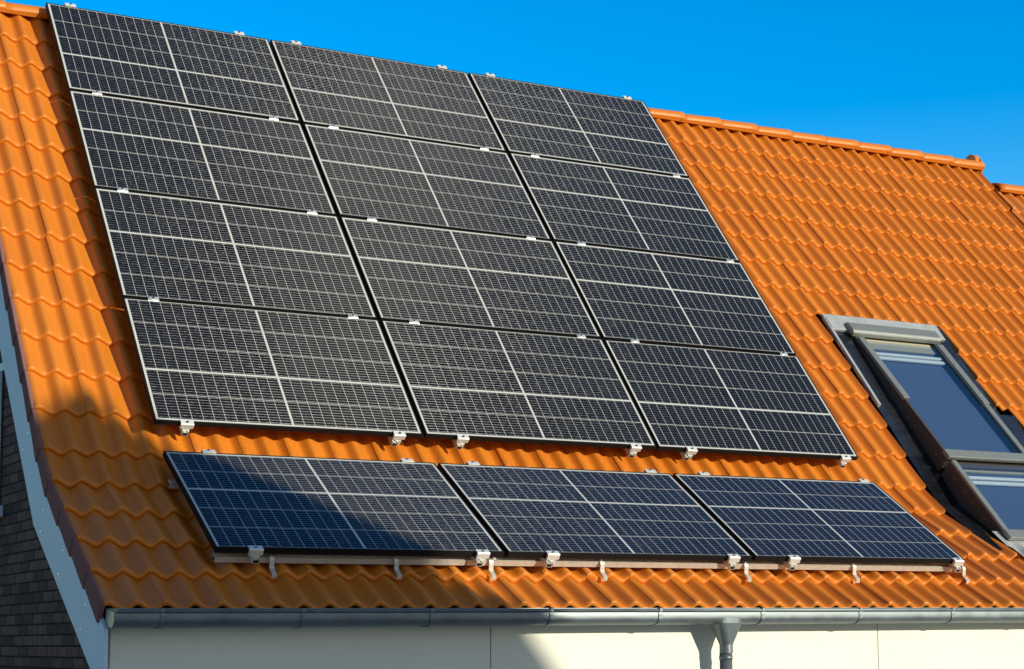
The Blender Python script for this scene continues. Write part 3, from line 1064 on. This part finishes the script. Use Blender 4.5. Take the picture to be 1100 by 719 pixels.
def end_clamp_meshes():
    bm = bmesh.new()      # y points away from the panel edge: lip over the frame, top, hanging face
    prof = [(-.012, .0008), (-.012, .007), (.026, .007), (.030, .003), (.030, -.030), (.024, -.034), (.024, .0), (.003, .0), (.003, .0008)]
    prism(bm, prof, -.040, .040)
    box(bm, (-.034, .003, -.040), (.034, .024, -.002), bevel=.002)
    bmesh.ops.bevel(bm, geom=[e for e in bm.edges if e.calc_length() > .06], offset=.0012, segments=2, affect='EDGES')
    bmesh.ops.recalc_face_normals(bm, faces=bm.faces[:])
    a = bpy.data.meshes.new('end_clamp'); bm.to_mesh(a); bm.free(); a.materials.append(M_ALU)
    bm = bmesh.new(); tube(bm, [(0, .012, .007), (0, .012, .0135)], .008, 12)
    bmesh.ops.recalc_face_normals(bm, faces=bm.faces[:])
    b = bpy.data.meshes.new('bolt'); bm.to_mesh(b); bm.free(); b.materials.append(M_BOLT)
    bm = bmesh.new()      # round-nosed rail foot that hangs below the clamp
    pts = [(-.020, 0), (.020, 0), (.020, -.022)] + [(.020 * math.cos(t), -.022 - .018 * math.sin(t)) for t in [math.pi * k / 10 for k in range(1, 10)]] + [(-.020, -.022)]
    prism(bm, pts, .016, .034, lambda y, a_, z: Vector((a_, y, z - .036)))
    k = len(bm.faces)
    tube(bm, [(0, .0335, -.062), (0, .0347, -.062)], .010, 14)
    bm.faces.ensure_lookup_table()
    for f in bm.faces[k:]: f.material_index = 1
    bmesh.ops.recalc_face_normals(bm, faces=bm.faces[:])
    c_ = bpy.data.meshes.new('rail_foot'); bm.to_mesh(c_); bm.free(); c_.materials.append(M_ALU); c_.materials.append(M_DARK)
    return a, b, c_
MC, MB_ = mid_clamp_meshes()
EC, EB, EF = end_clamp_meshes()
def put(name, mtx, body, extra_parts, label, cat, group):
    o = bpy.data.objects.new(name, body); C.objects.link(o); o.matrix_world = mtx
    tag(o, label, cat, group)
    for nm, me in extra_parts:
        q_ = bpy.data.objects.new(nm, me); C.objects.link(q_); q_.parent = o
    return o
side = ['left', 'right']
MIDU = {1: [.195, 1.567, 2.022, 3.354, 3.812, 5.172], 2: [.191, 1.558, 2.023, 3.342, 3.789, 5.195], 3: [.20, 1.535, 2.018, 3.32, 3.785, 5.166]}
rn = {1: 'bottom and third', 2: 'third and second', 3: 'second and top'}
for r in (1, 2, 3):
    for i, u in enumerate(MIDU[r]):
        lab = 'silver clamp between %s rows of the large array, %s end of %s column' % (rn[r], side[i % 2], colname[i // 2])
        put('panel_clamp', basis(X, s1, n1, PM(u, r * PH + (r - .5) * GR, .001)) @ Matrix.Rotation(random.uniform(-.03, .03), 4, 'Z') @ Matrix.Rotation(random.uniform(-.03, .03), 4, 'X'), MC, [('bolt', MB_)], lab, 'clamp', 'clamps between the panel rows')
HT = 4 * PH + 3 * GR
for i, u in enumerate([.183, 1.515, 1.994, 3.301, 3.759, 5.138]):
    put('end_clamp', basis(-X, -s1, n1, PM(u, HT, .001)) @ Matrix.Rotation(math.pi, 4, 'Z'), EC, [('bolt', EB)],
        'silver clamp atop the large array against the sky, %s end of %s column' % (side[i % 2], colname[i // 2]), 'clamp', 'clamps along the panel edges')
for i, u in enumerate([.193, 1.582, 2.033, 3.357, 3.817, 5.179]):
    put('end_clamp', basis(-X, -s1, n1, PM(u, 0, .001)), EC, [('bolt', EB), ('rail_foot', EF)],
        'round footed silver clamp below the large array, %s end of %s column' % (side[i % 2], colname[i // 2]), 'clamp', 'clamps along the panel edges')
for i, u in enumerate([.277, 1.57, 2.034, 3.384, 3.823, 5.232]):
    put('end_clamp', basis(-X, -s2, n2, PL(u, PH, .001)) @ Matrix.Rotation(math.pi, 4, 'Z'), EC, [('bolt', EB)],
        'silver clamp on the lower row\'s top edge, %s end of its %s panel' % (side[i % 2], colname[i // 2]), 'clamp', 'clamps along the panel edges')
for i, u in enumerate([.222, 1.606, 2.074, 3.384, 3.859, 5.25]):
    put('end_clamp', basis(-X, -s2, n2, PL(u, 0, .001)), EC, [('bolt', EB), ('rail_foot', EF)],
        'silver clamp under the lower row\'s bottom edge, %s end of its %s panel' % (side[i % 2], colname[i // 2]), 'clamp', 'clamps along the panel edges')

# ------------------------------------------------------------------ roof hooks below the lower row
def hook_meshes():
    bm = bmesh.new()
    # strip profile (y down-slope, z off the slope): leaves the rail, steps down, lies on the tile, turns under the lip
    path = [(-.03, .006), (.018, .006), (.030, -.004), (.044, -.036), (.056, -.044), (.085, -.049), (.100, -.052), (.104, -.072)]
    t = .006
    vs = []
    for i, (y, z) in enumerate(path):
        a_ = path[max(i - 1, 0)]; b_ = path[min(i + 1, len(path) - 1)]
        d = Vector((b_[0] - a_[0], b_[1] - a_[1])).normalized(); nn_ = Vector((-d.y, d.x)) * t / 2
        vs.append([bm.verts.new((x, y + sg * nn_.x, z + sg * nn_.y)) for x, sg in ((-.014, 1), (.014, 1), (.014, -1), (-.014, -1))])
    for a_, b_ in zip(vs, vs[1:]):
        for k in range(4):
            bm.faces.new((a_[k], a_[(k + 1) % 4], b_[(k + 1) % 4], b_[k]))
    bm.faces.new(vs[0]); bm.faces.new(vs[-1])
    bmesh.ops.bevel(bm, geom=[e for e in bm.edges if len(e.link_faces) == 2 and e.calc_face_angle(0) > .8], offset=.001, segments=1, affect='EDGES')
    bmesh.ops.recalc_face_normals(bm, faces=bm.faces[:])
    a = bpy.data.meshes.new('roof_hook'); bm.to_mesh(a); bm.free(); a.materials.append(M_ALU_RAIL)
    bm = bmesh.new(); tube(bm, [(0, 0, .009), (0, 0, .018)], .009, 6)
    bmesh.ops.recalc_face_normals(bm, faces=bm.faces[:])
    b = bpy.data.meshes.new('bolt'); bm.to_mesh(b); bm.free(); b.materials.append(M_BOLT)
    return a, b
HKM, HKB = hook_meshes()
hl = ['in deep shadow below the left end of the lower row', 'in shadow below the middle of the left lower panel', 'sunlit, beside the clamp at the right end of the left lower panel',
      'below the left half of the middle lower panel', 'beside the clamp near the joint of middle and right lower panels', 'below the middle of the right lower panel', 'at the far right end of the lower row']
for i, u in enumerate([.337, 1.084, 1.693, 2.452, 3.522, 4.398, 5.354]):
    put('roof_hook', basis(-X, -s2, n2, PL(u, .035, -.075)) @ Matrix.Rotation(random.uniform(-.06, .06), 4, 'Z'), HKM, [('bolt', HKB)],
        'silver roof hook ' + hl[i], 'roof hook', 'hooks under the lower row')
